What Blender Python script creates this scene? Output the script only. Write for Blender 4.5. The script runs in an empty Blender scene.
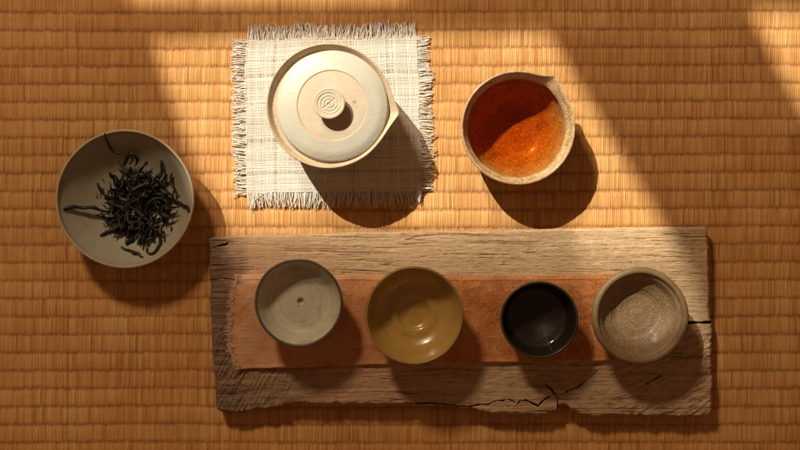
import bpy, math, random
import numpy as np
from mathutils import Vector
random.seed(7); rng = np.random.default_rng(11)
PI = math.pi; TAU = 2*PI
scn = bpy.context.scene
col = scn.collection
CAM_H = 1.1

def W(px, py, z=0.0):
    """image position of the 800x450 photo -> metres on the plane at height z (1 px = 1 mm on the mat)"""
    f = 1 - z/CAM_H
    return ((px-400)/1000*f, -(py-225)/1000*f)

# ------------------------------------------------------------------ helpers
def link(o, parent=None):
    col.objects.link(o)
    if parent: o.parent = parent
    return o
def mesh_obj(name, verts, faces, mats, parent=None, smooth=True, attrs=None, midx=None):
    me = bpy.data.meshes.new(name)
    verts = np.asarray(verts, dtype=np.float32)
    if isinstance(faces, np.ndarray):
        nf, k = faces.shape
        me.vertices.add(len(verts)); me.vertices.foreach_set('co', verts.ravel())
        me.loops.add(nf*k); me.loops.foreach_set('vertex_index', faces.astype(np.int32).ravel())
        me.polygons.add(nf); me.polygons.foreach_set('loop_start', np.arange(0, nf*k, k, dtype=np.int32))
        me.update(calc_edges=True)
    else:
        me.from_pydata([tuple(map(float, v)) for v in verts], [], faces)
    me.validate()
    if attrs:
        for an, av in attrs.items():
            a = me.attributes.new(an, 'FLOAT', 'POINT')
            a.data.foreach_set('value', np.asarray(av, dtype=np.float32).ravel())
    for m in (mats if isinstance(mats, (list, tuple)) else [mats]): me.materials.append(m)
    if smooth: me.polygons.foreach_set('use_smooth', np.ones(len(me.polygons), dtype=bool))
    me.update()
    return link(bpy.data.objects.new(name, me), parent)
def tag(o, label=None, cat=None, group=None, kind=None):
    if label: o['label'] = label
    if cat: o['category'] = cat
    if group: o['group'] = group
    if kind: o['kind'] = kind
    return o
def empty(name, loc):
    o = bpy.data.objects.new(name, None); o.empty_display_size = 0.01
    o.location = loc
    return link(o)
def vnoise(x, y, seed=0):
    """smooth value noise on arrays"""
    x = np.asarray(x, float); y = np.asarray(y, float)
    xi = np.floor(x).astype(np.int64); yi = np.floor(y).astype(np.int64)
    fx = x-xi; fy = y-yi
    fx = fx*fx*(3-2*fx); fy = fy*fy*(3-2*fy)
    def h(a, b):
        n = (a*374761393 + b*668265263 + seed*1442695041) & 0x7fffffff
        n = ((n ^ (n >> 13))*1274126177) & 0x7fffffff
        n = ((n ^ (n >> 16))*73856093) & 0x7fffffff
        return (n ^ (n >> 15)) % 65536/65535.0
    return (h(xi, yi)*(1-fx)+h(xi+1, yi)*fx)*(1-fy)+(h(xi, yi+1)*(1-fx)+h(xi+1, yi+1)*fx)*fy
def fbm(x, y, seed=0, oct=4, g=0.5):
    s = 0; a = 1; t = 0
    for k in range(oct):
        s = s+a*vnoise(x*2**k, y*2**k, seed+k*17); t += a; a *= g
    return s/t
def smooth(a, b, x):
    t = np.clip((x-a)/(b-a), 0, 1); return t*t*(3-2*t)
def grid_faces(nx, ny):
    i = np.arange(nx-1)[None, :]; j = np.arange(ny-1)[:, None]
    a = j*nx+i
    return np.stack([a, a+1, a+nx+1, a+nx], -1).reshape(-1, 4)

# ------------------------------------------------------------------ materials
class NT:
    def __init__(s, name):
        s.m = bpy.data.materials.new(name); s.m.use_nodes = True
        s.t = s.m.node_tree; s.n = s.t.nodes; s.l = s.t.links
        s.b = s.n['Principled BSDF']
    def new(s, ty, **kw):
        n = s.n.new(ty)
        for k, v in kw.items():
            if k in n.inputs.keys(): n.inputs[k].default_value = v
            else: setattr(n, k, v)
        return n
    def coord(s, scale=(1, 1, 1)):
        tc = s.new('ShaderNodeTexCoord'); mp = s.new('ShaderNodeMapping')
        mp.inputs['Scale'].default_value = scale
        s.l.new(tc.outputs['Object'], mp.inputs['Vector']); return mp.outputs[0]
    def noise(s, vec, scale, detail=3, rough=0.5):
        n = s.new('ShaderNodeTexNoise'); n.inputs['Scale'].default_value = scale
        n.inputs['Detail'].default_value = detail; n.inputs['Roughness'].default_value = rough
        s.l.new(vec, n.inputs['Vector']); return n.outputs['Fac']
    def attr(s, name):
        n = s.new('ShaderNodeAttribute', attribute_name=name); return n.outputs['Fac']
    def ramp(s, fac, stops, interp='LINEAR'):
        n = s.new('ShaderNodeValToRGB'); cr = n.color_ramp; cr.interpolation = interp
        while len(cr.elements) < len(stops): cr.elements.new(0.5)
        for e, (p, c) in zip(cr.elements, stops):
            e.position = p; e.color = (*c, 1) if len(c) == 3 else c
        s.l.new(fac, n.inputs[0]); return n.outputs[0]
    def mix(s, fac, a, b, blend='MIX'):
        n = s.new('ShaderNodeMix', data_type='RGBA', blend_type=blend)
        for sock, v in ((n.inputs['Factor'], fac), (n.inputs[6], a), (n.inputs[7], b)):
            if hasattr(v, 'links'): s.l.new(v, sock)
            elif isinstance(v, (int, float)): sock.default_value = v
            else: sock.default_value = (*v, 1)
        return n.outputs[2]
    def math(s, op, a, b=0.0, c=None, clamp=False):
        n = s.new('ShaderNodeMath', operation=op); n.use_clamp = clamp
        for sock, v in zip(n.inputs, (a, b, c if c is not None else 0.0)):
            if hasattr(v, 'links'): s.l.new(v, sock)
            else: sock.default_value = v
        return n.outputs[0]
    def bump(s, h, dist, strength=1.0, prev=None):
        n = s.new('ShaderNodeBump'); n.inputs['Distance'].default_value = dist
        n.inputs['Strength'].default_value = strength
        s.l.new(h, n.inputs['Height'])
        if prev: s.l.new(prev, n.inputs['Normal'])
        s.l.new(n.outputs[0], s.b.inputs['Normal']); return n.outputs[0]
    def base(s, c, rough=0.6, coat=0.0, coat_rough=0.1, spec=0.5):
        if hasattr(c, 'links'): s.l.new(c, s.b.inputs['Base Color'])
        else: s.b.inputs['Base Color'].default_value = (*c, 1)
        if hasattr(rough, 'links'): s.l.new(rough, s.b.inputs['Roughness'])
        else: s.b.inputs['Roughness'].default_value = rough
        s.b.inputs['Coat Weight'].default_value = coat
        s.b.inputs['Coat Roughness'].default_value = coat_rough
        s.b.inputs['Specular IOR Level'].default_value = spec
        return s.m

def ceramic(name, c1, c2, speck=None, speck_amt=0.0, speck_scale=900, rough=0.55, coat=0.0, coat_rough=0.15,
            mot=40, bump=0.0002, rings=None, c3=None, spec=0.5, bscale=500):
    s = NT(name); v = s.coord()
    n1 = s.noise(v, mot, 5, 0.6)
    c = s.ramp(n1, [(0.3, c1), (0.7, c2)])
    if c3:
        n4 = s.noise(v, mot*0.45, 3, 0.7)
        c = s.mix(s.ramp(n4, [(0.5, (0, 0, 0)), (0.68, (1, 1, 1))]), c, c3)
    if speck:
        n2 = s.noise(v, speck_scale, 2, 0.5)
        f = s.ramp(n2, [(0.62-0.12*speck_amt, (0, 0, 0)), (0.70-0.10*speck_amt, (1, 1, 1))])
        c = s.mix(f, c, speck)
    if rings:
        sep = s.new('ShaderNodeSeparateXYZ'); s.l.new(v, sep.inputs[0])
        r = s.math('SQRT', s.math('ADD', s.math('POWER', sep.outputs[0], 2.0), s.math('POWER', sep.outputs[1], 2.0)))
        r2 = s.math('ADD', r, s.math('MULTIPLY', s.noise(v, 30, 2), 0.004))
        cmb = s.new('ShaderNodeCombineXYZ'); s.l.new(r2, cmb.inputs[0])
        rn = s.noise(cmb.outputs[0], rings[0], 3, 0.6)
        c = s.mix(s.ramp(rn, [(0.42, (0, 0, 0)), (0.62, (rings[2],)*3)]), c, rings[1])
    s.bump(s.noise(v, bscale, 4, 0.6), bump)
    return s.base(c, rough, coat, coat_rough, spec)

# mat: igusa rush
def mat_material():
    s = NT('rush'); v = s.coord((1, 0.035, 1))
    t = s.attr('tint'); fine = s.noise(v, 1150, 4, 0.7)
    f = s.math('ADD', s.math('MULTIPLY', t, 0.66), s.math('MULTIPLY', fine, 0.50))
    c = s.ramp(f, [(0.20, (0.20, 0.075, 0.018)), (0.38, (0.42, 0.195, 0.058)), (0.58, (0.56, 0.30, 0.100)), (0.85, (0.70, 0.46, 0.19))])
    big = s.noise(s.coord(), 9, 3, 0.6)
    c = s.mix(s.ramp(big, [(0.35, (0, 0, 0)), (0.7, (0.5, 0.5, 0.5))]), c, (0.50, 0.225, 0.060))
    # browner in the furrows between the rows
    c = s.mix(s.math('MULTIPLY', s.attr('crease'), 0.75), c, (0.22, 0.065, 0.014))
    s.bump(fine, 0.00030)
    return s.base(c, 0.62, spec=0.3)
MAT_RUSH = mat_material()

def wood_material():
    s = NT('weathered_wood'); g = s.attr('grain'); st = s.attr('stain'); lo = s.attr('lower')
    v = s.coord((0.12, 1, 0.3))
    fine = s.noise(v, 800, 5, 0.75)
    spot = s.noise(s.coord((0.4, 1, 1)), 260, 6, 0.75)
    f = s.math('ADD', s.math('MULTIPLY', g, 0.62), s.math('MULTIPLY', s.math('SUBTRACT', s.math('ADD', fine, spot), 0.62), 0.72))
    c = s.ramp(f, [(0.16, (0.12, 0.062, 0.027)), (0.38, (0.36, 0.215, 0.11)), (0.60, (0.53, 0.35, 0.19)), (0.88, (0.68, 0.49, 0.29))])
    c2 = s.ramp(f, [(0.16, (0.08, 0.045, 0.022)), (0.38, (0.29, 0.18, 0.095)), (0.60, (0.45, 0.295, 0.165)), (0.88, (0.62, 0.44, 0.265))])
    c = s.mix(lo, c, c2)
    dk = s.ramp(f, [(0.2, (0.03, 0.014, 0.008)), (0.6, (0.12, 0.07, 0.042)), (0.9, (0.24, 0.16, 0.11))])
    c = s.mix(s.attr('pink'), c, (0.50, 0.27, 0.155)); c = s.mix(st, c, dk)
    s.bump(s.math('ADD', fine, spot), 0.0016)
    return s.base(c, 0.8, spec=0.25)
MAT_WOOD = wood_material()

def rust_material():
    s = NT('rust_cloth'); v = s.coord()
    n = s.noise(v, 45, 5, 0.65); n2 = s.noise(v, 420, 3, 0.6)
    f = s.math('ADD', s.math('MULTIPLY', n, 0.6), s.math('MULTIPLY', n2, 0.45))
    c = s.ramp(f, [(0.36, (0.34, 0.105, 0.028)), (0.50, (0.52, 0.19, 0.058)), (0.65, (0.68, 0.32, 0.12))])
    c = s.mix(s.attr('pale'), c, (0.62, 0.37, 0.21))
    w1 = s.new('ShaderNodeTexWave', bands_direction='X'); w1.inputs['Scale'].default_value = 330; w1.inputs['Distortion'].default_value = 1.5
    w2 = s.new('ShaderNodeTexWave', bands_direction='Y'); w2.inputs['Scale'].default_value = 330; w2.inputs['Distortion'].default_value = 1.5
    s.l.new(v, w1.inputs[0]); s.l.new(v, w2.inputs[0])
    h = s.math('ADD', s.math('MULTIPLY', w1.outputs['Fac'], w2.outputs['Fac']), n2)
    s.bump(h, 0.0004)
    return s.base(c, 0.9, spec=0.15)
MAT_RUST = rust_material()
def plain(name, c, rough=0.8, spec=0.2, var=0.25, scale=200):
    s = NT(name); n = s.noise(s.coord(), scale, 4, 0.6)
    c2 = tuple(x*(1-var) for x in c)
    s.bump(n, 0.0001)
    return s.base(s.ramp(n, [(0.35, c2), (0.65, c)]), rough, spec=spec)
def linen_material():
    s = NT('linen_thread'); t = s.attr('tint'); n = s.noise(s.coord(), 900, 3, 0.6)
    f = s.math('ADD', s.math('MULTIPLY', t, 0.7), s.math('MULTIPLY', n, 0.3))
    c = s.ramp(f, [(0.12, (0.34, 0.27, 0.19)), (0.35, (0.56, 0.50, 0.42)), (0.8, (0.72, 0.68, 0.61))])
    s.bump(n, 0.0002)
    return s.base(c, 0.85, spec=0.15)
MAT_LINEN = linen_material()
MAT_RAVEL = plain('raveled_thread', (0.66, 0.44, 0.27), 0.9)

# ------------------------------------------------------------------ tatami mat
def build_mat():
    x0, x1, y0, y1 = -0.60, 0.60, -0.37, 0.37
    nx, ny = 3300, 780
    xs = np.linspace(x0, x1, nx); ys = np.linspace(y0, y1, ny)
    X, Y = np.meshgrid(xs, ys)
    pitch = 0.01795
    # ribs: shared irregular rush positions plus a small shift of each row
    wid = rng.uniform(0.0013, 0.0025, 1100); edges = np.cumsum(wid)+x0-0.02
    V = (Y+0.0022*(fbm(X*4, Y*5, 3, 3)-0.5)*2+0.0011*(fbm(X*70, Y*12, 31, 3)-0.5)+0.002)/pitch
    rowi0 = np.floor(V).astype(int)
    shift = rng.uniform(-0.0009, 0.0009, 400)
    Xs = X+shift[rowi0 % 2+100]*0.35+0.0012*(fbm(X*6, Y*14, 5, 2)-0.5)+0.0006*(fbm(X*120, Y*120, 55, 2)-0.5)
    idx = np.clip(np.searchsorted(edges, Xs.ravel())-1, 0, len(wid)-2).reshape(X.shape)
    fr = (Xs-edges[idx])/wid[idx+1]
    fr = np.clip(fr, 0, 1)
    rib = np.sqrt(np.clip(1-(2*fr-1)**2, 0, 1))
    # each rush end is a little out of line where it dives under the cord
    jit = (rng.random((997,))-0.5)
    V2 = V+0.085*jit[(idx*7+rowi0*131) % 997]
    rowi = np.floor(V2).astype(int); fv = V2-rowi
    arch = 1-np.abs(2*fv-1)**3.4
    rnd = rng.random(4093)
    rr = rnd[(idx*37+rowi*911) % 4093]; rc = rnd[(idx*53+77) % 4093]
    Z = -0.0016+0.0009*arch+0.00075*rib*(0.5+0.6*rr)+0.0004*(rr-0.5)*arch
    Z += 0.0006*(fbm(X*14, Y*60, 9, 2)-0.5)
    tint = 0.30*rr+0.34*rc+0.36*fbm(X*25, Y*60, 21, 3)
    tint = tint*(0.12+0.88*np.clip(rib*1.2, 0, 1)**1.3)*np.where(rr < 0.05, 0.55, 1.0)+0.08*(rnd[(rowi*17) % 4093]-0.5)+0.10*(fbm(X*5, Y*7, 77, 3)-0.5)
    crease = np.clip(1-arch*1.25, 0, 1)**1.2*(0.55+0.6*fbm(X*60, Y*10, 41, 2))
    verts = np.stack([X, Y, Z], -1).reshape(-1, 3)
    o = mesh_obj('floor', verts, grid_faces(nx, ny), MAT_RUSH, attrs={'tint': tint, 'crease': crease})
    tag(o, kind='structure', label='golden brown woven rush tatami floor', cat='floor')
build_mat()

# ------------------------------------------------------------------ weathered board
BT = 0.020
def build_board():
    f = 1-BT/CAM_H
    top = np.array([(206, 239), (214, 236.5), (235, 235.5), (300, 234), (360, 231.5), (420, 231), (520, 229.5), (620, 228), (700, 226.5), (712, 226)])
    bot = np.array([(206, 408), (217, 410), (224, 413), (240, 412.5), (262, 409.5), (285, 406), (310, 404), (345, 403.5), (380, 404.5), (420, 405.5), (450, 406.5), (470, 409), (490, 412.5), (515, 414.5), (538, 416), (550, 415), (556, 412.5), (558, 408), (560, 404.5), (565, 404.5), (572, 411), (582, 415.5), (600, 417), (640, 416), (670, 416.5), (700, 416), (708, 415), (713, 411)])
    nx, ny = 980, 360
    u = np.linspace(0, 1, nx); v = np.linspace(0, 1, ny)
    U, Vv = np.meshgrid(u, v)
    py_guess = 232+Vv*180
    left = 208.5+np.interp(py_guess, [232, 330, 412], [0, 2.5, 7.5])+1.2*(fbm(py_guess/9, py_guess*0, 4, 3)-0.5)*2
    right = 708.5+np.interp(py_guess, [232, 318, 321, 325, 412], [0, 2, 2, 4, 4.5])+1.0*(fbm(py_guess/14, py_guess*0, 8, 3)-0.5)*2
    PX = left+(right-left)*U
    tp = np.interp(PX, top[:, 0], top[:, 1])+0.8*(fbm(PX/25, PX*0, 12, 3)-0.5)*2
    bt = np.interp(PX, bot[:, 0], bot[:, 1])+2.0*(fbm(PX/8, PX*0, 15, 3)-0.5)*2
    PY = tp+(bt-tp)*Vv
    # rounded corners
    # grain
    warp = 6*(fbm(PX/150, PY/70, 3, 2)-0.5)+2.2*(fbm(PX/38, PY/18, 5, 3)-0.5)
    yy = PY+warp
    g1 = fbm(PX/110, yy/2.6, 22, 3, 0.55)
    g2 = fbm(PX/40, yy/1.1, 33, 2, 0.5)
    groove = 1-np.abs(2*fbm(PX/150, yy/3.1, 44, 2)-1)
    groove = smooth(0.91, 1.0, groove)*smooth(0.35, 0.6, fbm(PX/45, yy/9, 91, 2))
    pits = smooth(0.64, 0.78, fbm(PX/7, yy/1.3, 61, 3))
    cross = fbm(PX/2.2, PY/9, 66, 3)-0.5
    lower = smooth(322, 330, PY)
    # lower half: rough-sawn, slanting tool marks
    sl = fbm((PX+PY*0.55)/2.4, (PY-PX*0.3)/16, 71, 3)
    slr = fbm((PX-PY*0.9)/11, (PX*0.6+PY)/3.0, 72, 3)
    rightw = smooth(585, 640, PX); leftw = 1-smooth(255, 330, PX)
    saw = lower*(leftw*(sl-0.5)+rightw*(slr-0.5))
    h = 0.0007*(g1-0.5)+0.00035*(g2-0.5)-0.0011*groove-0.0003*pits+0.0027*saw+0.0003*cross+0.0022*(fbm(PX/34, PY/22, 81, 2)-0.5)
    h += lower*0.0020*(fbm(PX/9, PY/6, 83, 4)-0.5)
    # cracks
    def crack(pts, w, depth):
        d = np.full(PX.shape, 1e9)
        P = np.array(pts, float)
        for (ax, ay), (bx, by) in zip(P[:-1], P[1:]):
            dx, dy = bx-ax, by-ay; L = dx*dx+dy*dy
            t = np.clip(((PX-ax)*dx+(PY-ay)*dy)/L, 0, 1)
            d = np.minimum(d, np.hypot(PX-ax-t*dx, PY-ay-t*dy))
        d = d+1.1*(fbm(PX/3, PY/3, 19, 3)-0.5)+0.5*(fbm(PX/9, PY/9, 20, 1)-0.5)
        w = w*(0.45+1.0*fbm(PX/7, PY/7, 18, 2)); return depth*(1-smooth(w*0.3, w*1.3, d))
    ck = crack([(640, 324), (665, 323.5), (690, 322.8), (716, 322.5)], 1.25, 0.014)
    ck = np.maximum(ck, crack([(560, 326), (640, 324)], 0.8, 0.006))
    ck = np.maximum(ck, crack([(468, 407), (482, 404.5), (488, 405), (493, 402), (498, 400.5), (503, 401), (507, 398.8), (512, 400.5), (517, 404.5), (520, 401.2), (526, 400.3), (533, 403.5), (538, 406.5), (543, 401), (550, 396.5)], 0.6, 0.009))
    ck = np.maximum(ck, crack([(546, 385), (551, 389), (555, 394), (557.5, 400), (558, 406), (556.5, 413)], 0.7, 0.009))
    ck = np.maximum(ck, crack([(557, 398), (563, 394), (570, 390), (578, 387), (590, 377), (597, 372)], 0.5, 0.003))
    ck = np.maximum(ck, crack([(214, 247), (226, 244.5), (228, 243)], 0.7, 0.006))
    ck = np.maximum(ck, crack([(404, 404.2), (430, 403), (446, 404.8), (468, 407)], 0.45, 0.008))
    ck = np.maximum(ck, crack([(646, 384), (655, 379), (662, 376)], 0.6, 0.003))
    ck = np.maximum(ck, crack([(210, 280), (222, 278), (236, 280)], 0.5, 0.003))
    ck = np.maximum(ck, crack([(420, 257), (450, 254), (490, 255), (530, 253)], 0.4, 0.0012))
    h = h-ck
    # worn, rounded arrises
    dedge = np.minimum(np.minimum(PX-left, right-PX)*1.0, np.minimum(PY-tp, bt-PY))
    dedge = np.clip(dedge+1.5*(fbm(PX/6, PY/6, 23, 2)-0.5), 0, None)
    h = h-0.0030*(1-smooth(0, 3.2, dedge))**2
    Xw = (PX-400)/1000*f; Yw = -(PY-225)/1000*f
    Z = BT+h
    grain = 0.34*g1+0.36*g2+0.33-0.30*groove-0.12*pits+0.45*saw+0.04*cross
    grain = np.clip((grain-0.25)*1.35+0.12, 0, 1)-np.clip(ck*200, 0, 0.6)
    stain = (1-smooth(214, 250, PX+18*(fbm(PX/22, PY/30, 51, 3)-0.5)*2-0.10*(PY-240)))*0.85
    stain = np.maximum(stain, 0.62*lower*(1-smooth(275, 345, PX+60*(fbm(PX/30, PY/15, 52, 3)-0.5))))
    stain = np.clip(stain+0.25*(fbm(PX/40, PY/14, 57, 3)-0.5), 0, 1)
    verts = np.stack([Xw, Yw, Z], -1).reshape(-1, 3)
    F = grid_faces(nx, ny)[:, ::-1]
    # side walls
    per = np.concatenate([np.arange(nx), nx*np.arange(1, ny)+nx-1, (ny-1)*nx+np.arange(nx-2, -1, -1), nx*np.arange(ny-2, 0, -1)])
    rings = [verts[per]]
    allv = [verts]; base = len(verts); prev = per
    faces = [F]
    cx, cy = verts[:, 0].mean(), verts[:, 1].mean()
    for k, zz in enumerate((0.014, 0.009, 0.004, 0.0)):
        r = verts[per].copy(); r[:, 2] = zz
        nzz = (fbm(np.arange(len(per))/9.0, np.full(len(per), k*1.7), 63, 3)-0.5)*0.0016-0.0004*k
        dirx = np.sign(r[:, 0]-cx)*(np.abs(np.abs(r[:, 0]-cx)-0.245) < 0.006); diry = np.sign(r[:, 1]-cy)*(np.abs(r[:, 1]-cy) > 0.08)
        r[:, 0] += nzz*dirx; r[:, 1] += nzz*diry
        ids = base+np.arange(len(per)); base += len(per)
        allv.append(r); faces.append(np.stack([prev, np.roll(prev, -1), np.roll(ids, -1), ids], -1)[:, ::-1][:, ::-1]); prev = ids
    V = np.concatenate(allv)
    ex = len(V)-len(verts)
    g = np.concatenate([grain.ravel(), np.full(ex, 0.35)]); st = np.concatenate([stain.ravel(), np.full(ex, 0.6)]); lo = np.concatenate([lower.ravel(), np.full(ex, 0.5)])
    o = mesh_obj('wooden_board', V, np.concatenate(faces), MAT_WOOD, attrs={'grain': g, 'stain': st, 'lower': lo, 'pink': np.concatenate([(0.55*(1-smooth(260, 390, PX))*(1-lower)+0.45*lower*(1-smooth(380,420,PX))).ravel(), np.full(ex, 0.2)])})
    tag(o, 'long weathered wooden board with cracked lower edge, carrying four cups on a cloth', 'board')
build_board()

# ------------------------------------------------------------------ tubes
class Tubes:
    def __init__(s): s.v = []; s.f = []; s.t = []; s.n = 0
    def add(s, pts, rad, sides=5, tint=0.5, flat=1.0, caps=True):
        P = np.asarray(pts, float); n = len(P)
        rad = np.broadcast_to(np.asarray(rad, float), (n,))
        T = np.gradient(P, axis=0); T /= np.linalg.norm(T, axis=1)[:, None]+1e-12
        up = np.tile([0, 0, 1.0], (n, 1)); up[np.abs(T[:, 2]) > 0.95] = [0, 1, 0]
        A = np.cross(T, up); A /= np.linalg.norm(A, axis=1)[:, None]+1e-12
        B = np.cross(A, T)
        a = np.arange(sides)/sides*TAU
        ring = P[:, None, :]+rad[:, None, None]*(np.cos(a)[None, :, None]*A[:, None, :]+flat*np.sin(a)[None, :, None]*B[:, None, :])
        s.v.append(ring.reshape(-1, 3))
        i = np.arange(n-1)[:, None]*sides; j = np.arange(sides)[None, :]; jn = (j+1) % sides
        s.f.append((np.stack([i+j, i+jn, i+sides+jn, i+sides+j], -1).reshape(-1, 4)+s.n))
        s.t.append(np.broadcast_to(np.asarray(tint, float), (n,)).repeat(sides))
        s.n += n*sides
    def build(s, name, mat, parent=None, origin=None):
        V = np.concatenate(s.v)
        if origin is not None: V = V-np.asarray(origin)
        return mesh_obj(name, V, np.concatenate(s.f), mat, parent, attrs={'tint': np.concatenate(s.t)})

# ------------------------------------------------------------------ linen mat
def build_linen():
    TL, TR, BR, BL = [np.array(W(*p, 0.002)) for p in ((246, 41), (418, 36), (421, 190), (247, 194))]
    root = empty('linen_placemat', (*((TL+BR)/2), 0)); O = np.array([*((TL+BR)/2), 0])
    tag(root, 'square cream linen placemat with frayed edges under the lidded pot', 'placemat')
    NW, NF = 112, 98          # warp threads (run down), weft threads (run across)
    def pos(u, v):            # u across 0..1, v down 0..1
        p = (TL*(1-u)[:, None]+TR*u[:, None])*(1-v)[:, None]+(BL*(1-u)[:, None]+BR*u[:, None])*v[:, None]
        p[:, 0] += 0.0012*(vnoise(v*6, u*3, 5)-0.5)*2; p[:, 1] += 0.0010*(vnoise(u*6, v*3, 9)-0.5)*2
        return p
    lift = lambda u, v: 0.0014+0.0022*fbm(u*6, v*6, 14, 2)
    us = (np.arange(NW)+0.5+rng.uniform(-.16, .16, NW))/NW
    vs = (np.arange(NF)+0.5+rng.uniform(-.16, .16, NF))/NF
    thin_w = {18, 19, 55, 92, 93}; thin_f = {13, 22, 23, 40, 63, 64, 84}
    tb = Tubes(); A = 0.00036
    for i in range(NW):
        v = np.linspace(0, 1, NF*3)
        ph = v*NF-0.5
        z = A*np.cos(PI*(ph+i))*1.0
        uu = np.full_like(v, us[i])
        p = pos(uu, v); r = 0.00080*(0.86+0.5*(vnoise(v*14, np.full_like(v, i*3.7), 2)-0.3))
        r = r*(0.62 if i in thin_w else 1)*rng.uniform(0.85, 1.12)
        tb.add(np.column_stack([p, lift(uu, v)+z]), r, 5, np.clip(rng.normal(0.58, 0.20)+0.2*(vnoise(v*20, np.full_like(v, i*1.3), 7)-0.5), 0, 1)*(0.5 if i in thin_w else 1), 0.7)
    for j in range(NF):
        u = np.linspace(0, 1, NW*3)
        ph = u*NW-0.5
        z = -A*np.cos(PI*(ph+j))
        vv = np.full_like(u, vs[j])
        p = pos(u, vv); r = 0.00088*(0.86+0.5*(vnoise(u*14, np.full_like(u, j*2.9), 3)-0.3))
        r = r*(0.58 if j in thin_f else 1)*rng.uniform(0.85, 1.12)
        tb.add(np.column_stack([p, lift(u, vv)+z]), r, 5, np.clip(rng.normal(0.58, 0.20)+0.2*(vnoise(u*20, np.full_like(u, j*1.3), 8)-0.5), 0, 1)*(0.3 if j in thin_f else 1), 0.7)
    tb.build('woven_field', MAT_LINEN, root, O)
    # loose threads of the frayed edges, gathered in tufts
    def fringe(side, n, length, curl):
        ft = Tubes()
        for k in range(n):
            s_ = (k+rng.uniform(0.1, 0.9))/n
            su = np.array([s_])
            if side == 'top': p0 = pos(su, np.array([0.0]))[0]; d = np.array([0, 1.0]); tdir = np.array([1.0, 0])
            if side == 'bottom': p0 = pos(su, np.array([1.0]))[0]; d = np.array([0, -1.0]); tdir = np.array([1.0, 0])
            if side == 'left': p0 = pos(np.array([0.0]), su)[0]; d = np.array([-1.0, 0]); tdir = np.array([0, 1.0])
            if side == 'right': p0 = pos(np.array([1.0]), su)[0]; d = np.array([1.0, 0]); tdir = np.array([0, 1.0])
            tuft = float(vnoise(s_*17, 3.3, 61+len(side))-0.5)*2+1.1*(math.floor(s_*21)+0.5-s_*21)*(0.3+float(vnoise(s_*5, 2.2, 7)))
            L = length*rng.uniform(0.78, 1.12)*(0.86+0.3*float(vnoise(s_*9, 1.1, 12+len(side))))
            m = 9; t = np.linspace(0, 1, m)
            side_off = curl*(tuft*t**1.4*0.0050+rng.normal(0, 0.0010)*t+rng.normal(0, 0.0009)*np.sin(t*rng.uniform(3, 7)))
            P = p0[None]-d*0.001+d[None]*(t*L)[:, None]+tdir[None]*side_off[:, None]
            z = 0.0018+rng.uniform(0, 0.0012)+rng.uniform(-0.001, 0.0022)*np.sin(t*PI*rng.uniform(.6, 1.3))-0.0006*t
            z = np.maximum(z, 0.0006)
            ft.add(np.column_stack([P, z]), 0.00050*(1-0.3*t)*rng.uniform(0.8, 1.25), 5, np.clip(rng.normal(0.68, 0.16), 0.05, 1))
        # a few long strays
        for k in range(7):
            s_ = rng.uniform(0, 1); su = np.array([s_]); one = np.array([1.0]); zero = np.array([0.0])
            p0, d, td = {'top': (pos(su, zero)[0], (0, 1), (1, 0)), 'bottom': (pos(su, one)[0], (0, -1), (1, 0)), 'left': (pos(zero, su)[0], (-1, 0), (0, 1)), 'right': (pos(one, su)[0], (1, 0), (0, 1))}[side]
            t = np.linspace(0, 1, 10); sl = rng.normal(0, 0.006)
            P = p0[None]+np.array(d)[None]*(t*length*1.15)[:, None]+np.array(td)[None]*(sl*t+0.002*np.sin(t*5+k))[:, None]
            ft.add(np.column_stack([P, 0.003+0.0015*np.sin(t*PI)]), 0.00035, 5, 0.6)
        ft.build('fringe', MAT_LINEN, root, O)
    fringe('top', 220, 0.0155, 0.6); fringe('bottom', 220, 0.0145, 0.6)
    fringe('left', 180, 0.0135, 0.55); fringe('right', 190, 0.0130, 0.55)
build_linen()

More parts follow.
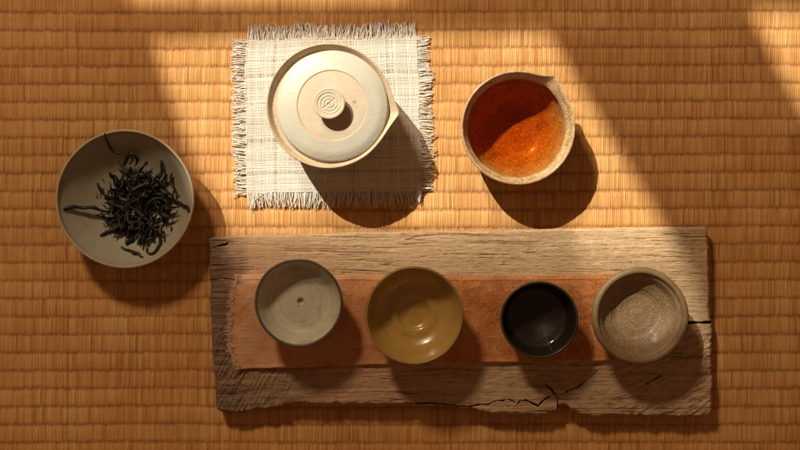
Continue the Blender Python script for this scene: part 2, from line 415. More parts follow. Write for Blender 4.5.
# ------------------------------------------------------------------ rust cloth runner on the board
def build_rust():
    z0 = BT+0.0012; f = 1-(BT+.003)/CAM_H
    nx, ny = 620, 180
    U, V = np.meshgrid(np.linspace(0, 1, nx), np.linspace(0, 1, ny))
    lx = np.interp(V, [0, 0.15, 0.4, 0.6, 0.8, 0.93, 1.0], [236, 233.5, 229.5, 227.5, 229.5, 234.5, 238])+1.6*(fbm(V*16, V*0, 3, 3)-0.5)*2
    PX = lx+(648-lx)*U
    top = 275.2+0.9*np.sin(PX/58)+0.8*(fbm(PX/20, PX*0, 6, 2)-0.5)
    bot = np.interp(PX, [230, 300, 450, 600, 650], [369.5, 367, 363, 361, 360.5])+0.8*(fbm(PX/22, PX*0, 7, 2)-0.5)
    PY = top+(bot-top)*V
    dl = (PX-lx)
    edge = np.minimum(np.minimum(V, 1-V)*92, dl)
    h = 0.0030+0.0018*(fbm(PX/36, PY/26, 31, 3)-0.5)*2+0.0010*(1-np.abs(2*fbm(PX/60+PY/90, PY/30, 36, 2)-1))**6+0.00035*(fbm(PX/3.2, PY/3.2, 32, 2)-0.5)
    h += 0.0008*(1-smooth(0, 5, 92*(1-V)))      # hem curls up a little
    h += 0.0014*(1-smooth(0, 7, dl))*fbm(PX/4, PY/4, 35, 2)
    h -= 0.0012*(1-smooth(0, 1.2, edge))
    h += 0.0006*np.exp(-((V-0.045)/0.012)**2)*0.8
    verts = np.stack([(PX-400)/1000*f, -(PY-225)/1000*f, z0+h], -1).reshape(-1, 3)
    F = grid_faces(nx, ny)[:, ::-1]
    per = np.concatenate([np.arange(nx), nx*np.arange(1, ny)+nx-1, (ny-1)*nx+np.arange(nx-2, -1, -1), nx*np.arange(ny-2, 0, -1)])
    low = verts[per].copy(); low[:, 2] = z0-0.0004
    ids = len(verts)+np.arange(len(per))
    F2 = np.stack([per, np.roll(per, -1), np.roll(ids, -1), ids], -1)
    pale = 0.75*(1-smooth(20, 230, dl))*fbm(PX/12, PY/12, 75, 4)*1.5+0.75*(1-smooth(1, 6+4*fbm(PY/6, PY*0, 71, 2), dl))*fbm(PX/3, PY/3, 72, 2)*1.3+0.22*np.exp(-((V-0.03)/0.02)**2)
    root = empty('cloth_runner', (*W(437, 320, BT), BT)); O = np.array([*W(437, 320, BT), BT])
    tag(root, 'rust orange cloth runner with raveled left end laid on the board', 'cloth')
    mesh_obj('cloth', np.concatenate([verts, low])-O, np.concatenate([F, F2]), MAT_RUST, root,
             attrs={'pale': np.concatenate([pale.ravel(), pale.ravel()[per]])})
    ft = Tubes()
    for k in range(330):
        v = rng.uniform(0.02, 1.0); jx = int(v*(ny-1)); p = verts[jx*nx+2]
        t = np.linspace(0, 1, 8); L = rng.uniform(0.003, 0.0075)
        a = PI+rng.normal(0, 1.2)+(v-0.5)*0.5; bend = rng.normal(0, 2.2)
        ang = a+bend*t
        dx = np.cumsum(np.cos(ang))*L/8; dy = np.cumsum(np.sin(ang))*L/8
        P = np.column_stack([p[0]+0.0015+dx, p[1]+dy, p[2]+0.0004+0.0012*np.sin(t*PI)*rng.random()-0.001*t])
        ft.add(P, 0.00022*(1-.3*t)*rng.uniform(.7, 1.5), 5, 0.5)
    ft.build('raveled_edge', MAT_RAVEL, root, O)
build_rust()

# ------------------------------------------------------------------ lathe
def spline(pts, n):
    """Catmull-Rom through profile points"""
    P = np.array([pts[0]]+list(pts)+[pts[-1]], float); out = []
    seg = len(pts)-1
    L = [np.linalg.norm(P[i+2]-P[i+1]) for i in range(seg)]; tot = sum(L)
    for i in range(seg):
        k = max(3, int(round(n*L[i]/tot)))
        for t in np.arange(k)/k:
            a, b, c, d = P[i:i+4]
            out.append(0.5*((2*b)+(-a+c)*t+(2*a-5*b+4*c-d)*t*t+(-a+3*b-3*c+d)*t**3))
    out.append(P[-2]); return np.array(out)
def lathe(prof, nseg=192, deform=None):
    R = prof[:, 0][:, None]; Z = prof[:, 1][:, None]
    th = (np.arange(nseg)/nseg*TAU)[None, :]
    r = np.broadcast_to(R, (len(prof), nseg)).copy(); z = np.broadcast_to(Z, (len(prof), nseg)).copy(); t = np.broadcast_to(th, r.shape)
    if deform: r, z = deform(r, z, t)
    V = np.stack([r*np.cos(t), r*np.sin(t), z], -1).reshape(-1, 3)
    n = len(prof); i = np.arange(n-1)[:, None]; j = np.arange(nseg)[None, :]; jn = (j+1) % nseg
    F = np.stack([i*nseg+j, i*nseg+jn, (i+1)*nseg+jn, (i+1)*nseg+j], -1).reshape(-1, 4)
    return V, F
def split(V, F, mask):
    """faces where mask is True, with only the vertices they use"""
    f = F[mask]; u, inv = np.unique(f, return_inverse=True)
    return V[u], inv.reshape(f.shape)
def wob(seed, a=0.012, hand=0.004):
    def d(r, z, t):
        lo = (vnoise(np.cos(t)*1.1+3, np.sin(t)*1.1+3, seed)-0.5)*2*a+(vnoise(np.cos(t)*3+7, np.sin(t)*3+7+z*30, seed+3)-0.5)*2*hand
        r = r*(1+lo)
        z = z*(1+(vnoise(np.cos(t)+9, np.sin(t)+9, seed+5)-0.5)*0.03)
        return r, z
    return d
def cup_profile(R, H, foot, wall, well_r, well_d, belly=0.55, rimr=None, zb=0.006, soft=False):
    """outer wall from under the foot to the lip, then the inner wall down to the centre"""
    th = rimr or wall*0.5
    o = [(0.0005, 0.003), (foot-0.003, 0.003), (foot-0.002, 0), (foot, 0.0), (foot+0.0005, 0.003), (foot+(R-foot)*0.45, H*0.16), (foot+(R-foot)*(0.45+0.42*belly+0.13), H*0.5), (R-0.0003, H-th*2.2), (R, H-th), (R-th*0.35, H-th*0.2), (R-th, H), (R-th*1.65, H-th*0.25)]
    iR = R-wall
    inn = [(R-th*2.0, H-th*1.4), (iR-0.0012, H*0.72), (iR*0.84, H*0.42), (iR*0.63, zb+0.0055), (well_r*1.12, zb+0.0018+0.0006), (well_r, zb+0.001), (well_r*0.85, zb+0.001-well_d), (well_r*0.4, zb-well_d+.0004), (0.0004, zb-well_d+.0008)]
    if soft: inn = inn[:2]+[(iR*0.84, H*0.44), (iR*0.60, zb+0.0065), (iR*0.30, zb+0.0015), (iR*0.12, zb+0.0002), (0.0004, zb)]
    elif zb > 0.007: inn = [inn[0], (iR-0.0012, zb+(H-zb)*0.70), (iR*0.86, zb+(H-zb)*0.36), (iR*0.64, zb+(H-zb)*0.12)]+inn[4:]
    p = spline(o+inn, 150)
    return p
def add_rings(prof, amp, wave, rmax, start):
    q = prof.copy()
    for i in range(start, len(q)):
        if q[i, 0] < rmax: q[i, 1] += amp*math.sin(q[i, 0]/wave*TAU)
    return q

def make_cup(name, px, py, rpx, H, label, cat, mbody, mrim, base_z, foot, wall, well_r, well_d, seed, belly=0.5, th=None, rings=None, rimband=0.0022, tilt=(0, 0), wobble=0.018, deform=None, zb=0.006, soft=False):
    zr = base_z+H; R = rpx/1000*(1-zr/CAM_H)
    x, y = W(px, py, zr)
    root = empty(name, (x, y, base_z)); tag(root, label, cat)
    root.rotation_euler = (tilt[0], tilt[1], 0)
    prof = cup_profile(R, H, foot, wall, well_r, well_d, belly, th, zb, soft)
    if rings: prof = add_rings(prof, rings[0], rings[1], R*0.86, len(prof)//2)
    w_ = wob(seed, wobble)
    def df(r, z, t):
        r, z = w_(r, z, t)
        if deform: r, z = deform(r, z, t)
        return r, z
    V, F = lathe(prof, 200, df)
    n = len(prof); zi = prof[:, 1]; mid = int(np.argmax(zi))
    row = np.repeat(np.arange(n-1), 200)
    rimmask = (zi[row] > H-rimband) & (row > 10)
    for nm, mk, mt in (('rim', rimmask, mrim), ('body', ~rimmask, mbody)):
        v, f = split(V, F, mk); mesh_obj(nm, v, f, mt, root)
    return root, R

cup_z = BT+0.0045
M_c1 = ceramic('grey_glaze', (0.45, 0.425, 0.315), (0.55, 0.52, 0.40), rough=0.5, mot=55, c3=(0.33, 0.29, 0.20), rings=(260, (0.33, 0.295, 0.205), 0.45), bump=0.0002)
M_c1r = ceramic('dark_iron_rim', (0.07, 0.045, 0.03), (0.13, 0.09, 0.06), rough=0.5)
make_cup('teacup', 298.5, 303, 44.2, 0.039, 'grey beige teacup with dark rim and throwing rings, leftmost cup on the board', 'teacup', M_c1, M_c1r, cup_z, 0.016, 0.0032, 0.0035, 0.0006, 3, th=0.0013, rings=(0.00007, 0.0036), rimband=0.0011, zb=0.015)
M_c2 = ceramic('ochre_glaze', (0.33, 0.195, 0.042), (0.44, 0.27, 0.07), speck=(0.19, 0.11, 0.03), speck_amt=0.2, rough=0.28, coat=0.5, coat_rough=0.12, mot=50, rings=(260, (0.42, 0.27, 0.07), 0.6), bump=0.00012)
M_c2r = ceramic('ochre_rim', (0.26, 0.15, 0.05), (0.34, 0.21, 0.08), rough=0.4)
make_cup('teacup', 414.3, 315.5, 48.6, 0.041, 'ochre brown glossy teacup, second from the left on the board', 'teacup', M_c2, M_c2r, cup_z, 0.018, 0.0028, 0.0155, 0.0016, 5, th=0.0011, rings=(0.00010, 0.0065), rimband=0.0011, zb=0.009)
M_c3 = ceramic('black_glaze', (0.013, 0.008, 0.005), (0.020, 0.013, 0.007), rough=0.5, spec=0.2, coat=0.5, coat_rough=0.04, mot=60, bump=0.0006, bscale=110)
M_c3r = ceramic('black_rim', (0.03, 0.025, 0.02), (0.05, 0.042, 0.035), rough=0.35)
c3root, c3R = make_cup('teacup', 539.5, 319.7, 38.8, 0.036, 'small black glazed teacup with thin pale scratch, between ochre cup and speckled cup', 'teacup', M_c3, M_c3r, cup_z, 0.014, 0.0026, 0.010, 0.0002, 9, th=0.0011, rimband=0.0010, soft=True)
M_c4 = ceramic('speckled_stoneware', (0.15, 0.092, 0.042), (0.24, 0.155, 0.077), speck=(0.42, 0.27, 0.13), speck_amt=0.45, speck_scale=750, rough=0.55, coat=0.04, mot=60, c3=(0.15, 0.09, 0.05), rings=(230, (0.30, 0.20, 0.11), 0.3), bump=0.0005)
M_c4r = ceramic('stoneware_rim', (0.18, 0.112, 0.052), (0.26, 0.17, 0.085), speck=(0.16, 0.10, 0.06), speck_amt=0.3, rough=0.5, mot=60, bump=0.0003)
make_cup('teacup', 641, 316, 48.0, 0.040, 'thick rimmed speckled brown teacup, rightmost cup on the board', 'teacup', M_c4, M_c4r, BT+0.003, 0.019, 0.0078, 0.0225, 0.0012, 13, th=0.0033, rings=(0.00008, 0.007), rimband=0.0050, belly=0.6, zb=0.018)

# thin pale scratch in the black cup: a strand of glaze crawling up the inner wall
def cup_inner_z(root_R, H, wall, frac):   # inner height at radius fraction
    pr = [(1.0, H-0.003), (0.97, H*0.72), (0.84, H*0.42), (0.63, 0.0115), (0.35, 0.009), (0.0, 0.0065)]
    xs_ = [p[0] for p in pr][::-1]; zs_ = [p[1] for p in pr][::-1]
    return float(np.interp(frac, xs_, zs_))
tb = Tubes(); iR = c3R-0.0026
P = []
for t in np.linspace(0, 1, 14):
    fr = 0.42+0.57*t; a = math.radians(-64-3*t)
    r = iR*fr
    P.append((r*math.cos(a), r*math.sin(a), cup_inner_z(iR, 0.036, 0.0026, fr)+0.0012))
tb.add(P, 0.00015, 5, 0.5); tb.build('glaze_scratch', plain('pale_scratch', (0.26, 0.22, 0.18), 0.4), c3root)

# ------------------------------------------------------------------ bowl with tea leaves
BH = 0.040
M_b = ceramic('olive_grey_glaze', (0.25, 0.235, 0.165), (0.325, 0.305, 0.22), speck=(0.24, 0.20, 0.13), speck_amt=0.0, speck_scale=500, rough=0.5, coat=0.08, coat_rough=0.3, mot=28, bump=0.0002)
M_br = ceramic('olive_rim', (0.35, 0.27, 0.16), (0.44, 0.35, 0.22), rough=0.5)
bx, by = W(124.3, 199, BH); bR = 0.0692*(1-BH/CAM_H)
def build_bowl():
    root = empty('shallow_bowl', (bx, by, 0)); tag(root, 'wide shallow olive grey bowl holding dry tea leaves, at the left', 'bowl')
    root.rotation_euler = (0, 0, 0)
    th = 0.0013
    o = [(0.0005, 0.004), (0.024, 0.004), (0.025, 0.0), (0.027, 0.0), (0.028, 0.004), (0.042, 0.010), (0.056, 0.0225), (bR-0.0016, BH-0.006), (bR, BH-th), (bR-th*0.4, BH-0.0002), (bR-th, BH), (bR-th*1.7, BH-th*0.4),
         (bR-0.0045, BH-0.006), (0.052, 0.0235), (0.040, 0.0145), (0.026, 0.0092), (0.012, 0.0078), (0.0004, 0.0075)]
    prof = spline(o, 140); V, F = lathe(prof, 220, wob(21, 0.008, 0.002))
    row = np.repeat(np.arange(len(prof)-1), 220); mk = prof[row, 1] > BH-0.0012
    for nm, m_, mt in (('rim', mk, M_br), ('body', ~mk, M_b)):
        v, f = split(V, F, m_); mesh_obj(nm, v, f, mt, root)
build_bowl()
def bowl_z(r):
    return np.interp(r, [0, 0.012, 0.026, 0.040, 0.052, bR-0.0045, bR], [0.0075, 0.0078, 0.0092, 0.0145, 0.0235, BH-0.006, BH])

def leaf_material():
    s = NT('dry_tea_leaf'); t = s.attr('tint'); n = s.noise(s.coord(), 700, 4, 0.6)
    f = s.math('ADD', s.math('MULTIPLY', t, 0.8), s.math('MULTIPLY', n, 0.2))
    c = s.ramp(f, [(0.2, (0.008, 0.007, 0.006)), (0.6, (0.016, 0.014, 0.011)), (0.85, (0.045, 0.040, 0.028)), (1.0, (0.20, 0.16, 0.12))])
    s.bump(n, 0.0005)
    return s.base(c, 0.42, spec=0.45)
MAT_LEAF = leaf_material()
def strand(tb, pts, rmax, tint, seed, flat=0.5):
    """a twisted, wiry leaf: an uneven flattened tube that turns along its length"""
    P = spline(pts, 34); n = len(P); t = np.linspace(0, 1, n)
    k = rng.uniform(0, 6)
    P = P+np.column_stack([0.0004*np.sin(t*19+k), 0.0004*np.cos(t*17+k), 0.0003*np.sin(t*23+k)])
    r = rmax*(np.sin(PI*np.clip(t*0.86+0.10, 0, 1))**0.55)*(0.75+0.5*vnoise(t*9, t*0, seed))
    T = np.gradient(P, axis=0); T /= np.linalg.norm(T, axis=1)[:, None]+1e-12
    up = np.tile([0.02, 0.03, 1.0], (n, 1)); A = np.cross(T, up); A /= np.linalg.norm(A, axis=1)[:, None]+1e-9; B = np.cross(A, T)
    sides = 7; a = np.arange(sides)/sides*TAU; tw = t*rng.uniform(3, 9)+k
    ca = np.cos(a[None, :]); sa = flat*np.sin(a[None, :])
    ct = np.cos(tw)[:, None]; st = np.sin(tw)[:, None]
    e = ca*ct-sa*st; g = ca*st+sa*ct
    ring = P[:, None]+r[:, None, None]*(e[:, :, None]*A[:, None]+g[:, :, None]*B[:, None])
    i = np.arange(n-1)[:, None]*sides; j = np.arange(sides)[None, :]; jn = (j+1) % sides
    tb.v.append(ring.reshape(-1, 3)); tb.f.append(np.stack([i+j, i+jn, i+sides+jn, i+sides+j], -1).reshape(-1, 4)+tb.n)
    tb.t.append(np.clip(tint+0.25*(vnoise(t*7, t*0, seed+1)-0.5), 0, 1).repeat(sides)); tb.n += n*sides
def lp(px, py, lift):   # a point in the bowl: photo position, height above the glaze
    z = 0.02
    for _ in range(4):
        x, y = W(px, py, z); r = math.hypot(x-bx, y-by); z = float(bowl_z(r))+lift
    return np.array([x, y, z])
def build_leaves():
    heap = Tubes()
    hx, hy = 138, 205
    for k in range(115):
        a = rng.uniform(0, TAU); rr = 31*math.sqrt(rng.random())
        cx = hx+rr*math.cos(a)*0.96; cy = hy+rr*math.sin(a)*1.12
        L = rng.uniform(20, 48)*(1 if rr < 18 else 0.75); ang = rng.uniform(0, PI) if rng.random() < 0.55 else rng.normal(1.9, 0.5)
        if rr > 21: ang = a+rng.normal(0.9, 0.55)
        level = (1-(rr/42)**2)*0.017*rng.random()**0.8+0.0012
        c = rng.normal(0, 0.9); pts = []
        for s_ in np.linspace(-0.5, 0.5, 5):
            aa = ang+c*s_*1.6
            qx = cx+L*s_*math.cos(aa)*0.9; qy = cy+L*s_*math.sin(aa)*0.9
            pts.append(lp(qx, qy, max(0.0010, level+rng.normal(0, 0.0018))))
        strand(heap, pts, rng.uniform(0.0010, 0.0027), rng.choice([0.25, 0.4, 0.5, 0.7, 0.9], p=[.35, .3, .15, .12, .08]), k)
    for k in range(90):      # crumbs round the heap
        a = rng.uniform(0, TAU); rr = rng.uniform(15, 46); cx = hx+rr*math.cos(a)*0.95; cy = hy+rr*math.sin(a)
        an = rng.uniform(0, PI); L = rng.uniform(0.8, 3.2)
        strand(heap, [lp(cx-L*math.cos(an), cy-L*math.sin(an), 0.0006), lp(cx, cy, 0.0008), lp(cx+L*math.cos(an), cy+L*math.sin(an), 0.0006)], rng.uniform(0.0002, 0.0005), 0.4, 500+k)
    o = heap.build('tea_leaf_heap', MAT_LEAF, None, (bx, by, 0.0075)); o.location = (bx, by, 0.0075)
    tag(o, 'tangled heap of twisted dry black tea leaves in the shallow bowl', 'tea leaves', kind='stuff')
    singles = [
        ([(63, 209, 1.4), (72, 207.5, 4), (84, 207.5, 7), (96, 208.5, 9), (110, 213, 8)], 0.0016, 0.4, 'long thick tea twig reaching left across the bare bowl'),
        ([(104.5, 133, 1), (107, 141, 2), (110, 148, 4), (118, 153, 7), (127, 152, 9), (133, 158, 9), (129, 165, 10)], 0.00105, 0.35, 'thin kinked tea leaf climbing to the top rim of the bowl'),
        ([(124, 166, 9), (127, 158, 10), (132, 154, 11), (137, 158, 11), (136, 166, 10)], 0.0015, 0.4, 'curled loop of tea leaf at the top of the heap'),
        ([(174, 203, 5), (179, 202.5, 4), (185, 206, 3), (190, 210, 2), (187, 212, 2)], 0.0012, 0.4, 'hooked tea leaf tip pointing at the right rim of the bowl'),
        ([(161, 161, 2.5), (162, 170, 5), (159, 179, 8), (156, 186, 9)], 0.0013, 0.45, 'upright dark tea leaf sticking out at the upper right of the heap'),
        ([(172, 173, 2.5), (171, 181, 4), (174, 190, 5), (172, 200, 6)], 0.0013, 0.65, 'crooked greyish tea leaf along the right side of the heap'),
        ([(97, 183, 2), (101, 190, 3), (107, 196, 5), (114, 200, 7)], 0.0010, 0.35, 'short tea leaf poking out at the left above the long twig'),
        ([(101, 213, 1.5), (107, 221, 2.5), (115, 226, 4), (123, 229, 4), (128, 233, 3)], 0.0014, 0.62, 'pale edged tea leaf curving below the long twig'),
        ([(100, 236, 1.2), (108, 231, 2.2), (117, 230, 3), (126, 234, 3), (133, 238, 2)], 0.0013, 0.5, 'tea leaf at the lower left edge of the heap'),
        ([(121, 247, 1.2), (128, 250, 2), (136, 253, 2), (143, 257, 1.2)], 0.0013, 0.3, 'lowest tea leaf lying at the bottom of the heap'),
        ([(158, 228, 5), (160, 239, 4), (157, 249, 2.5), (151, 254, 1.8), (146, 250, 2)], 0.0013, 0.4, 'tea leaf bent like a hook at the lower right of the heap'),
        ([(131, 191, 17), (138, 187, 18), (145, 184, 18), (150, 184, 17)], 0.0008, 1.0, 'thin silvery tea leaf lying on top of the heap'),
        ([(140, 174, 6), (133, 171, 9), (124, 176, 10), (119, 184, 10)], 0.0012, 0.45, 'arched tea leaf on the upper left of the heap'),
    ]
    for i, (pts, r, ti, lab) in enumerate(singles):
        r *= 1.35
        tb = Tubes(); P = [lp(a, b, c/1000) for a, b, c in pts]
        strand(tb, P, r, ti*0.8 if ti < 0.9 else ti, 300+i, 0.78)
        o = tb.build('tea_leaf', MAT_LEAF, None, P[0]); o.location = P[0]
        tag(o, lab, 'tea leaf', 'loose tea leaves standing out from the heap')
build_leaves()

# ------------------------------------------------------------------ lidded pot
PH = 0.065
def build_pot():
    x, y = W(328.8, 105.6, PH); R = 0.0628*(1-PH/CAM_H); base = 0.0025
    root = empty('lidded_pot', (x, y, base)); tag(root, 'cream stoneware lidded pot with pinched spout and round knob, on the linen', 'teapot')
    H = PH-base
    M_in = ceramic('pot_clay', (0.44, 0.32, 0.20), (0.58, 0.44, 0.30), speck=(0.32, 0.20, 0.12), speck_amt=0.25, rough=0.7, mot=60, bump=0.0003)
    M_body = ceramic('pot_glaze', (0.55, 0.46, 0.33), (0.64, 0.55, 0.42), speck=(0.36, 0.24, 0.14), speck_amt=0.2, rough=0.5, mot=40, bump=0.0002)
    o = [(0.0005, 0.003), (0.030, 0.003), (0.032, 0), (0.034, 0), (0.035, 0.003), (0.048, 0.010), (R-0.003, 0.028), (R-0.0008, 0.045), (R-0.0004, H-0.003), (R, H-0.0009), (R-0.0005, H-0.0001), (R-0.0011, H), (R-0.0018, H-0.0006),
         (R-0.0032, H-0.0026), (R-0.0048, H-0.0052), (R-0.0062, H-0.0062), (R-0.0115, H-0.0066), (R-0.0125, H-0.009), (R-0.012, 0.03), (0.035, 0.012), (0.0005, 0.010)]
    prof = spline(o, 160)
    a0 = math.radians(-6)
    def df(r, z, t):
        r, z = wob(31, 0.007, 0.002)(r, z, t)
        d = (t-a0+PI) % TAU-PI
        k = np.clip(z/H, 0, 1)**5
        pull = np.exp(-np.abs(d/0.19)**1.35)
        outer = smooth(R-0.010, R-0.003, r)
        r = r+0.0078*pull*k*outer
        z = z-0.0010*pull*k
        return r, z
    V, F = lathe(prof, 260, df)
    row = np.repeat(np.arange(len(prof)-1), 260); seg = np.tile(np.arange(260), len(prof)-1)
    t = seg/260*TAU; d = np.abs((t-a0+PI) % TAU-PI)
    sp = (d < 0.36) & (prof[row, 1] > H*0.62) & (prof[row, 0] > R-0.0075)
    rim = (prof[row, 1] > H-0.0075) & (row > 12) & ~sp & (prof[row, 0] < R+1)
    rim = rim & (row >= int(np.argmax(prof[:, 1]))-6)
    for nm, m_, mt in (('spout', sp, M_in), ('rim', rim, M_in), ('body', ~sp & ~rim, M_body)):
        v, f = split(V, F, m_); mesh_obj(nm, v, f, mt, root)
    # lid: shallow dome, shifted toward the spout
    lz = H-0.0056
    lx, ly = W(332.3, 106.2, base+lz+0.004); lr = 0.0556*(1-(base+lz+0.004)/CAM_H)
    M_lid = ceramic('cream_glaze', (0.45, 0.42, 0.33), (0.52, 0.49, 0.405), speck=None, speck_amt=0.0, speck_scale=420, rough=0.42, coat=0.15, coat_rough=0.25, mot=22, bump=0.0003, bscale=260)
    M_raw = ceramic('bare_cream_clay', (0.46, 0.38, 0.275), (0.53, 0.45, 0.34), speck=(0.50, 0.38, 0.27), speck_amt=0.05, rough=0.75, mot=60, bump=0.0003)
    M_edge = ceramic('toasted_clay', (0.44, 0.27, 0.15), (0.55, 0.36, 0.22), rough=0.7)
    ri = 0.0328
    lo = [(0.0005, 0.0), (lr-0.003, -0.0002), (lr-0.0008, 0.0006), (lr, 0.0022), (lr-0.0006, 0.0038), (lr-0.0022, 0.0049), (0.045, 0.0072), (0.038, 0.0087), (ri+0.0012, 0.00945), (ri+0.0002, 0.0095), (ri-0.0006, 0.0092), (0.027, 0.0098), (0.020, 0.0102), (0.012, 0.0106), (0.0005, 0.0108)]
    prof = spline(lo, 170)
    for i in range(len(prof)):
        r = prof[i, 0]
        if 0.012 < r < ri-0.001 and prof[i, 1] > 0.005: prof[i, 1] += 0.00005*math.sin(r/0.0023*TAU)
    V, F = lathe(prof, 240, wob(41, 0.009, 0.002))
    row = np.repeat(np.arange(len(prof)-1), 240); pr = prof[row]
    lid = bpy.data.objects.new('lid', None); link(lid, root); lid.location = (lx-x, ly-y, lz); lid.empty_display_size = 0.01
    # make the lid one mesh with three materials (its glaze line is surface pattern)
    me_mid = np.where((pr[:, 0] < ri-0.0002) & (pr[:, 1] > 0.005), 1, np.where((pr[:, 0] < ri+0.0007) & (pr[:, 1] > 0.005), 2, 0))
    bpy.data.objects.remove(lid)
    lid = mesh_obj('lid', V, F, [M_lid, M_raw, M_edge], root)
    lid.data.polygons.foreach_set('material_index', me_mid.astype(np.int32)[:len(lid.data.polygons)])
    lid.location = (lx-x, ly-y, lz); lid.rotation_euler = (0.0, 0.0, 0)
    # knob with a spiral turned into its top
    kR = 0.0146; kh = 0.0125
    ko = [(0.0085, -0.001), (0.0090, 0.001), (0.0098, 0.0045), (0.0130, 0.0085), (kR, 0.0108), (kR-0.0002, 0.0122), (kR-0.0014, kh), (0.0118, 0.0122), (0.0085, 0.0118), (0.0040, 0.0117), (0.0003, 0.0120)]
    kp = spline(ko, 150)
    def kd(r, z, t):
        top = smooth(0.0112, 0.0118, z)*(1-smooth(kR-0.0022, kR-0.001, r))
        gr = np.sin((r/0.0031-t/TAU)*TAU)
        z = z+top*(0.00022*np.sign(gr)*np.abs(gr)**0.8*(0.5+vnoise(np.cos(t)*2+5,np.sin(t)*2+5,3)))*(1-smooth(0.010, 0.012, r)*0.3)
        z = z-top*0.0006*np.exp(-((r*np.sin(t-0.7))/0.0007)**2)*(r < 0.007)
        return r*(1+0.015*np.sin(2*t+1)), z
    V, F = lathe(kp, 180, kd)
    knob = mesh_obj('knob', V, F, M_raw, lid); 
    kx, ky = W(329.0, 103.2, base+lz+0.0108+kh)
    knob.location = (kx-lx, ky-ly, 0.0102)
    # vent hole: a small dark pit in the lid
    hx, hy = W(354.2, 102, base+lz+0.0095)
    hv, hf = lathe(spline([(0.0013, 0.0012), (0.0010, 0.0012), (0.0009, 0.0006), (0.0008, 0.0003), (0.0001, 0.0002)], 16), 24)
    hole = mesh_obj('vent_hole', hv, hf, plain('dark_pit', (0.02, 0.012, 0.008)), lid)
    hole.location = (hx-lx, hy-ly, 0.0092)
build_pot()

# ------------------------------------------------------------------ pitcher with tea
FH = 0.050
def build_pitcher():
    x, y = W(518.2, 127.4, FH); R = 0.0570*(1-FH/CAM_H)
    root = empty('fairness_pitcher', (x, y, 0)); tag(root, 'round speckled stoneware pitcher with small pouring lip, full of amber tea', 'pitcher')
    M_b = ceramic('mottled_glaze', (0.30, 0.18, 0.08), (0.50, 0.35, 0.17), speck=(0.85, 0.70, 0.40), speck_amt=0.35, speck_scale=900, rough=0.35, coat=0.3, mot=160, c3=(0.24, 0.13, 0.05), bump=0.0004)
    M_r = ceramic('mottled_rim', (0.30, 0.17, 0.08), (0.46, 0.31, 0.16), speck=(0.62, 0.47, 0.28), speck_amt=0.3, speck_scale=500, rough=0.4, coat=0.2, mot=140, bump=0.0003)
    o = [(0.0005, 0.003), (0.022, 0.003), (0.024, 0), (0.026, 0), (0.027, 0.003), (0.040, 0.010), (0.051, 0.024), (R-0.0004, 0.038), (R, FH-0.0012), (R-0.0005, FH-0.0002), (R-0.0012, FH), (R-0.0021, FH-0.0006),
         (R-0.0038, FH-0.004), (R-0.0070, FH-0.0105), (R-0.0095, FH-0.021), (0.0368, 0.0170), (0.026, 0.0088), (0.012, 0.0055), (0.0004, 0.005)]
    prof = spline(o, 160); a0 = math.radians(53.5)
    def df(r, z, t):
        r, z = wob(51, 0.008, 0.002)(r, z, t)
        d = (t-a0+PI) % TAU-PI
        k = np.clip(z/FH, 0, 1)**6
        pull = np.exp(-np.abs(d/0.15)**1.6)
        sh = np.exp(-np.abs(d/0.20)**2)
        outer = smooth(R-0.012, R-0.0035, r)
        r = r+(0.0066*pull*outer+0.0*sh)*k
        z = z-0.0012*pull*k*outer
        return r, z
    V, F = lathe(prof, 260, df)
    row = np.repeat(np.arange(len(prof)-1), 260); t = np.tile(np.arange(260), len(prof)-1)/260*TAU
    d = np.abs((t-a0+PI) % TAU-PI)
    sp = (d < 0.22) & (prof[row, 1] > FH*0.66) & (row > 10)
    rim = (prof[row, 1] > FH-0.0025) & (row > 12) & ~sp
    for nm, m_, mt in (('spout', sp, M_r), ('rim', rim, M_r), ('body', ~sp & ~rim, M_b)):
        v, f = split(V, F, m_); mesh_obj(nm, v, f, mt, root)
    # the tea: closed body of liquid, coloured by real absorption
    m = bpy.data.materials.new('amber_tea'); m.use_nodes = True; nt = m.node_tree; nt.nodes.clear()
    out = nt.nodes.new('ShaderNodeOutputMaterial'); tr = nt.nodes.new('ShaderNodeBsdfTransparent'); gl = nt.nodes.new('ShaderNodeBsdfGlossy'); mx = nt.nodes.new('ShaderNodeMixShader'); fr = nt.nodes.new('ShaderNodeFresnel')
    gl.inputs['Roughness'].default_value = 0.03; fr.inputs['IOR'].default_value = 1.33
    nt.links.new(fr.outputs[0], mx.inputs[0]); nt.links.new(tr.outputs[0], mx.inputs[1]); nt.links.new(gl.outputs[0], mx.inputs[2]); nt.links.new(mx.outputs[0], out.inputs['Surface'])
    ab = nt.nodes.new('ShaderNodeVolumeAbsorption'); ab.inputs['Color'].default_value = (0.95, 0.61, 0.05, 1); ab.inputs['Density'].default_value = 60
    nt.links.new(ab.outputs[0], out.inputs['Volume'])
    lv = FH-0.0105
    mid = int(np.argmax(prof[:, 1])); ip = prof[mid:]; ip = ip[ip[:, 1] < lv+0.0004].copy()
    ip[:, 1] -= 0.0007; ip[:, 0] = np.where(ip[:, 0] > 0.004, ip[:, 0]+0.0009, ip[:, 0])      # the liquid reaches just into the clay all round
    rt = ip[0, 0]
    top = np.array([(0.0004, lv), (0.02, lv), (rt*0.8, lv), (rt-0.0030, lv), (rt-0.0018, lv+0.00025), (rt-0.0009, lv+0.0007), (rt, lv+0.0009)])
    tp = np.concatenate([top, ip])[::-1]
    def level(r, z, t):          # walls follow the pitcher, the surface stays level
        r2, z2 = df(r, z, t)
        return r2, np.where(z >= lv-1e-6, z, np.minimum(z2, lv-0.0002))
    V, F = lathe(tp, 260, level)
    tea = mesh_obj('tea', V, F, m); tea.location = (x, y, 0)
    tag(tea, 'clear amber tea filling the speckled pitcher', 'tea')
build_pitcher()

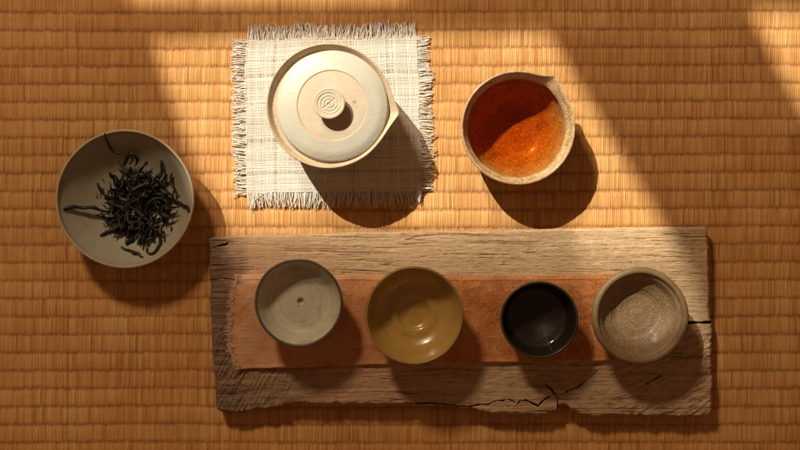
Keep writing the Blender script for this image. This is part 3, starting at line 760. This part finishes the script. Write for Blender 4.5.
# ------------------------------------------------------------------ light
az = Vector((-0.59, 0.81, 0)).normalized(); el = math.radians(43.5)
S = Vector((az.x*math.cos(el), az.y*math.cos(el), math.sin(el)))
def lamp(name, kind, loc, energy, color, **kw):
    d = bpy.data.lights.new(name, kind); d.energy = energy; d.color = color
    for k, v in kw.items(): setattr(d, k, v)
    o = bpy.data.objects.new(name, d); o.location = loc
    o.rotation_euler = Vector(loc).to_track_quat('Z', 'Y').to_euler(); return link(o)
lamp('sun', 'SUN', S*4, 4.8, (1.0, 0.95, 0.80), angle=math.radians(0.42))
A2 = Vector((-0.43, 0.90, 0)).normalized()*math.cos(math.radians(41)); A2.z = math.sin(math.radians(41))
lamp('window_light', 'AREA', A2*2.6, 27.0, (1.0, 0.765, 0.53), shape='SQUARE', size=0.27)
w = bpy.data.worlds.new('World'); scn.world = w; w.use_nodes = True
bg = w.node_tree.nodes['Background']; bg.inputs[0].default_value = (1.0, 0.47, 0.22, 1); bg.inputs[1].default_value = 0.115

# unseen wall added out of frame, openings cut to shape the sunlight (stands 2 m behind the mat)
YW = 2.0
def wp(px, py):
    x, y = W(px, py); t = (YW-y)/S.y
    return (x+S.x*t, YW, S.z*t)
polys = [
    [(-500, -400), (100, -400), (126, 9), (-500, 9)],
    [(385, -400), (1500, -400), (1500, 12), (405, 9)],
    [(-500, 9), (744, 11), (757, 34), (548, 34), (150, 42), (-500, 42)],
    [(-500, 42), (150, 42), (186, 150), (236, 262), (302, 420), (360, 560), (-500, 560)],
    [(548, 34), (757, 34), (809, 132), (880, 275), (1040, 560), (850, 560), (716, 420), (712, 340), (702, 300), (668, 236)],
    [(-500, 560), (1500, 560), (1500, 900), (-500, 900)],
    [(247, 318), (592, 318), (608, 378), (720, 378), (850, 560), (360, 560), (302, 420)],
    [(860, 240), (1500, 240), (1500, 560), (1040, 560), (880, 275)],
]
vv = []; ff = []
for pl in polys:
    n = len(pl); b = len(vv); pts = [wp(*p) for p in pl]
    vv += pts+[(p[0], p[1]+0.01, p[2]) for p in pts]
    ff += [list(range(b, b+n)), list(range(b+2*n-1, b+n-1, -1))]+[[b+i, b+n+i, b+n+(i+1) % n, b+(i+1) % n] for i in range(n)]
tag(mesh_obj('sun_mask_wall', vv, ff, plain('plaster', (0.45, 0.30, 0.18)), smooth=False), kind='structure', label='unseen wall added behind the tea setting, openings shaped for the sunlight', cat='wall')
# unseen sheer sheets added to dim the sun through the lower opening
s = bpy.data.materials.new('sun_dimming_sheer'); s.use_nodes = True; nt = s.node_tree
tr = nt.nodes.new('ShaderNodeBsdfTransparent'); tl = nt.nodes.new('ShaderNodeBsdfTranslucent'); mx = nt.nodes.new('ShaderNodeMixShader')
tl.inputs[0].default_value = (0.7, 0.55, 0.4, 1); mx.inputs[0].default_value = 0.50
nt.links.new(tr.outputs[0], mx.inputs[1]); nt.links.new(tl.outputs[0], mx.inputs[2])
nt.links.new(mx.outputs[0], nt.nodes['Material Output'].inputs['Surface'])
cv = [wp(120, 296), wp(900, 306), wp(900, 620), wp(120, 620), wp(-100, 276), wp(575, 276), wp(690, 620), wp(-100, 620)]
cv = [(a, b+0.03+0.02*(i > 3), c) for i, (a, b, c) in enumerate(cv)]
tag(mesh_obj('sun_dimming_sheer', cv, [[0, 1, 2, 3], [4, 5, 6, 7]], s, smooth=False), 'unseen sheer curtain added to dim the sunlight on the tea setting', 'curtain')

# ------------------------------------------------------------------ camera
cd = bpy.data.cameras.new('camera'); cd.lens = 36*CAM_H/0.8; cd.sensor_width = 36; cd.clip_start = 0.05; cd.clip_end = 50
co = link(bpy.data.objects.new('camera', cd)); co.location = (0, 0, CAM_H)
scn.camera = co
scn.render.engine = 'CYCLES'
scn.cycles.transparent_max_bounces = 16
scn.view_settings.view_transform = 'Standard'; scn.view_settings.look = 'None'
scn.view_settings.exposure = 0.36; scn.view_settings.gamma = 1.0
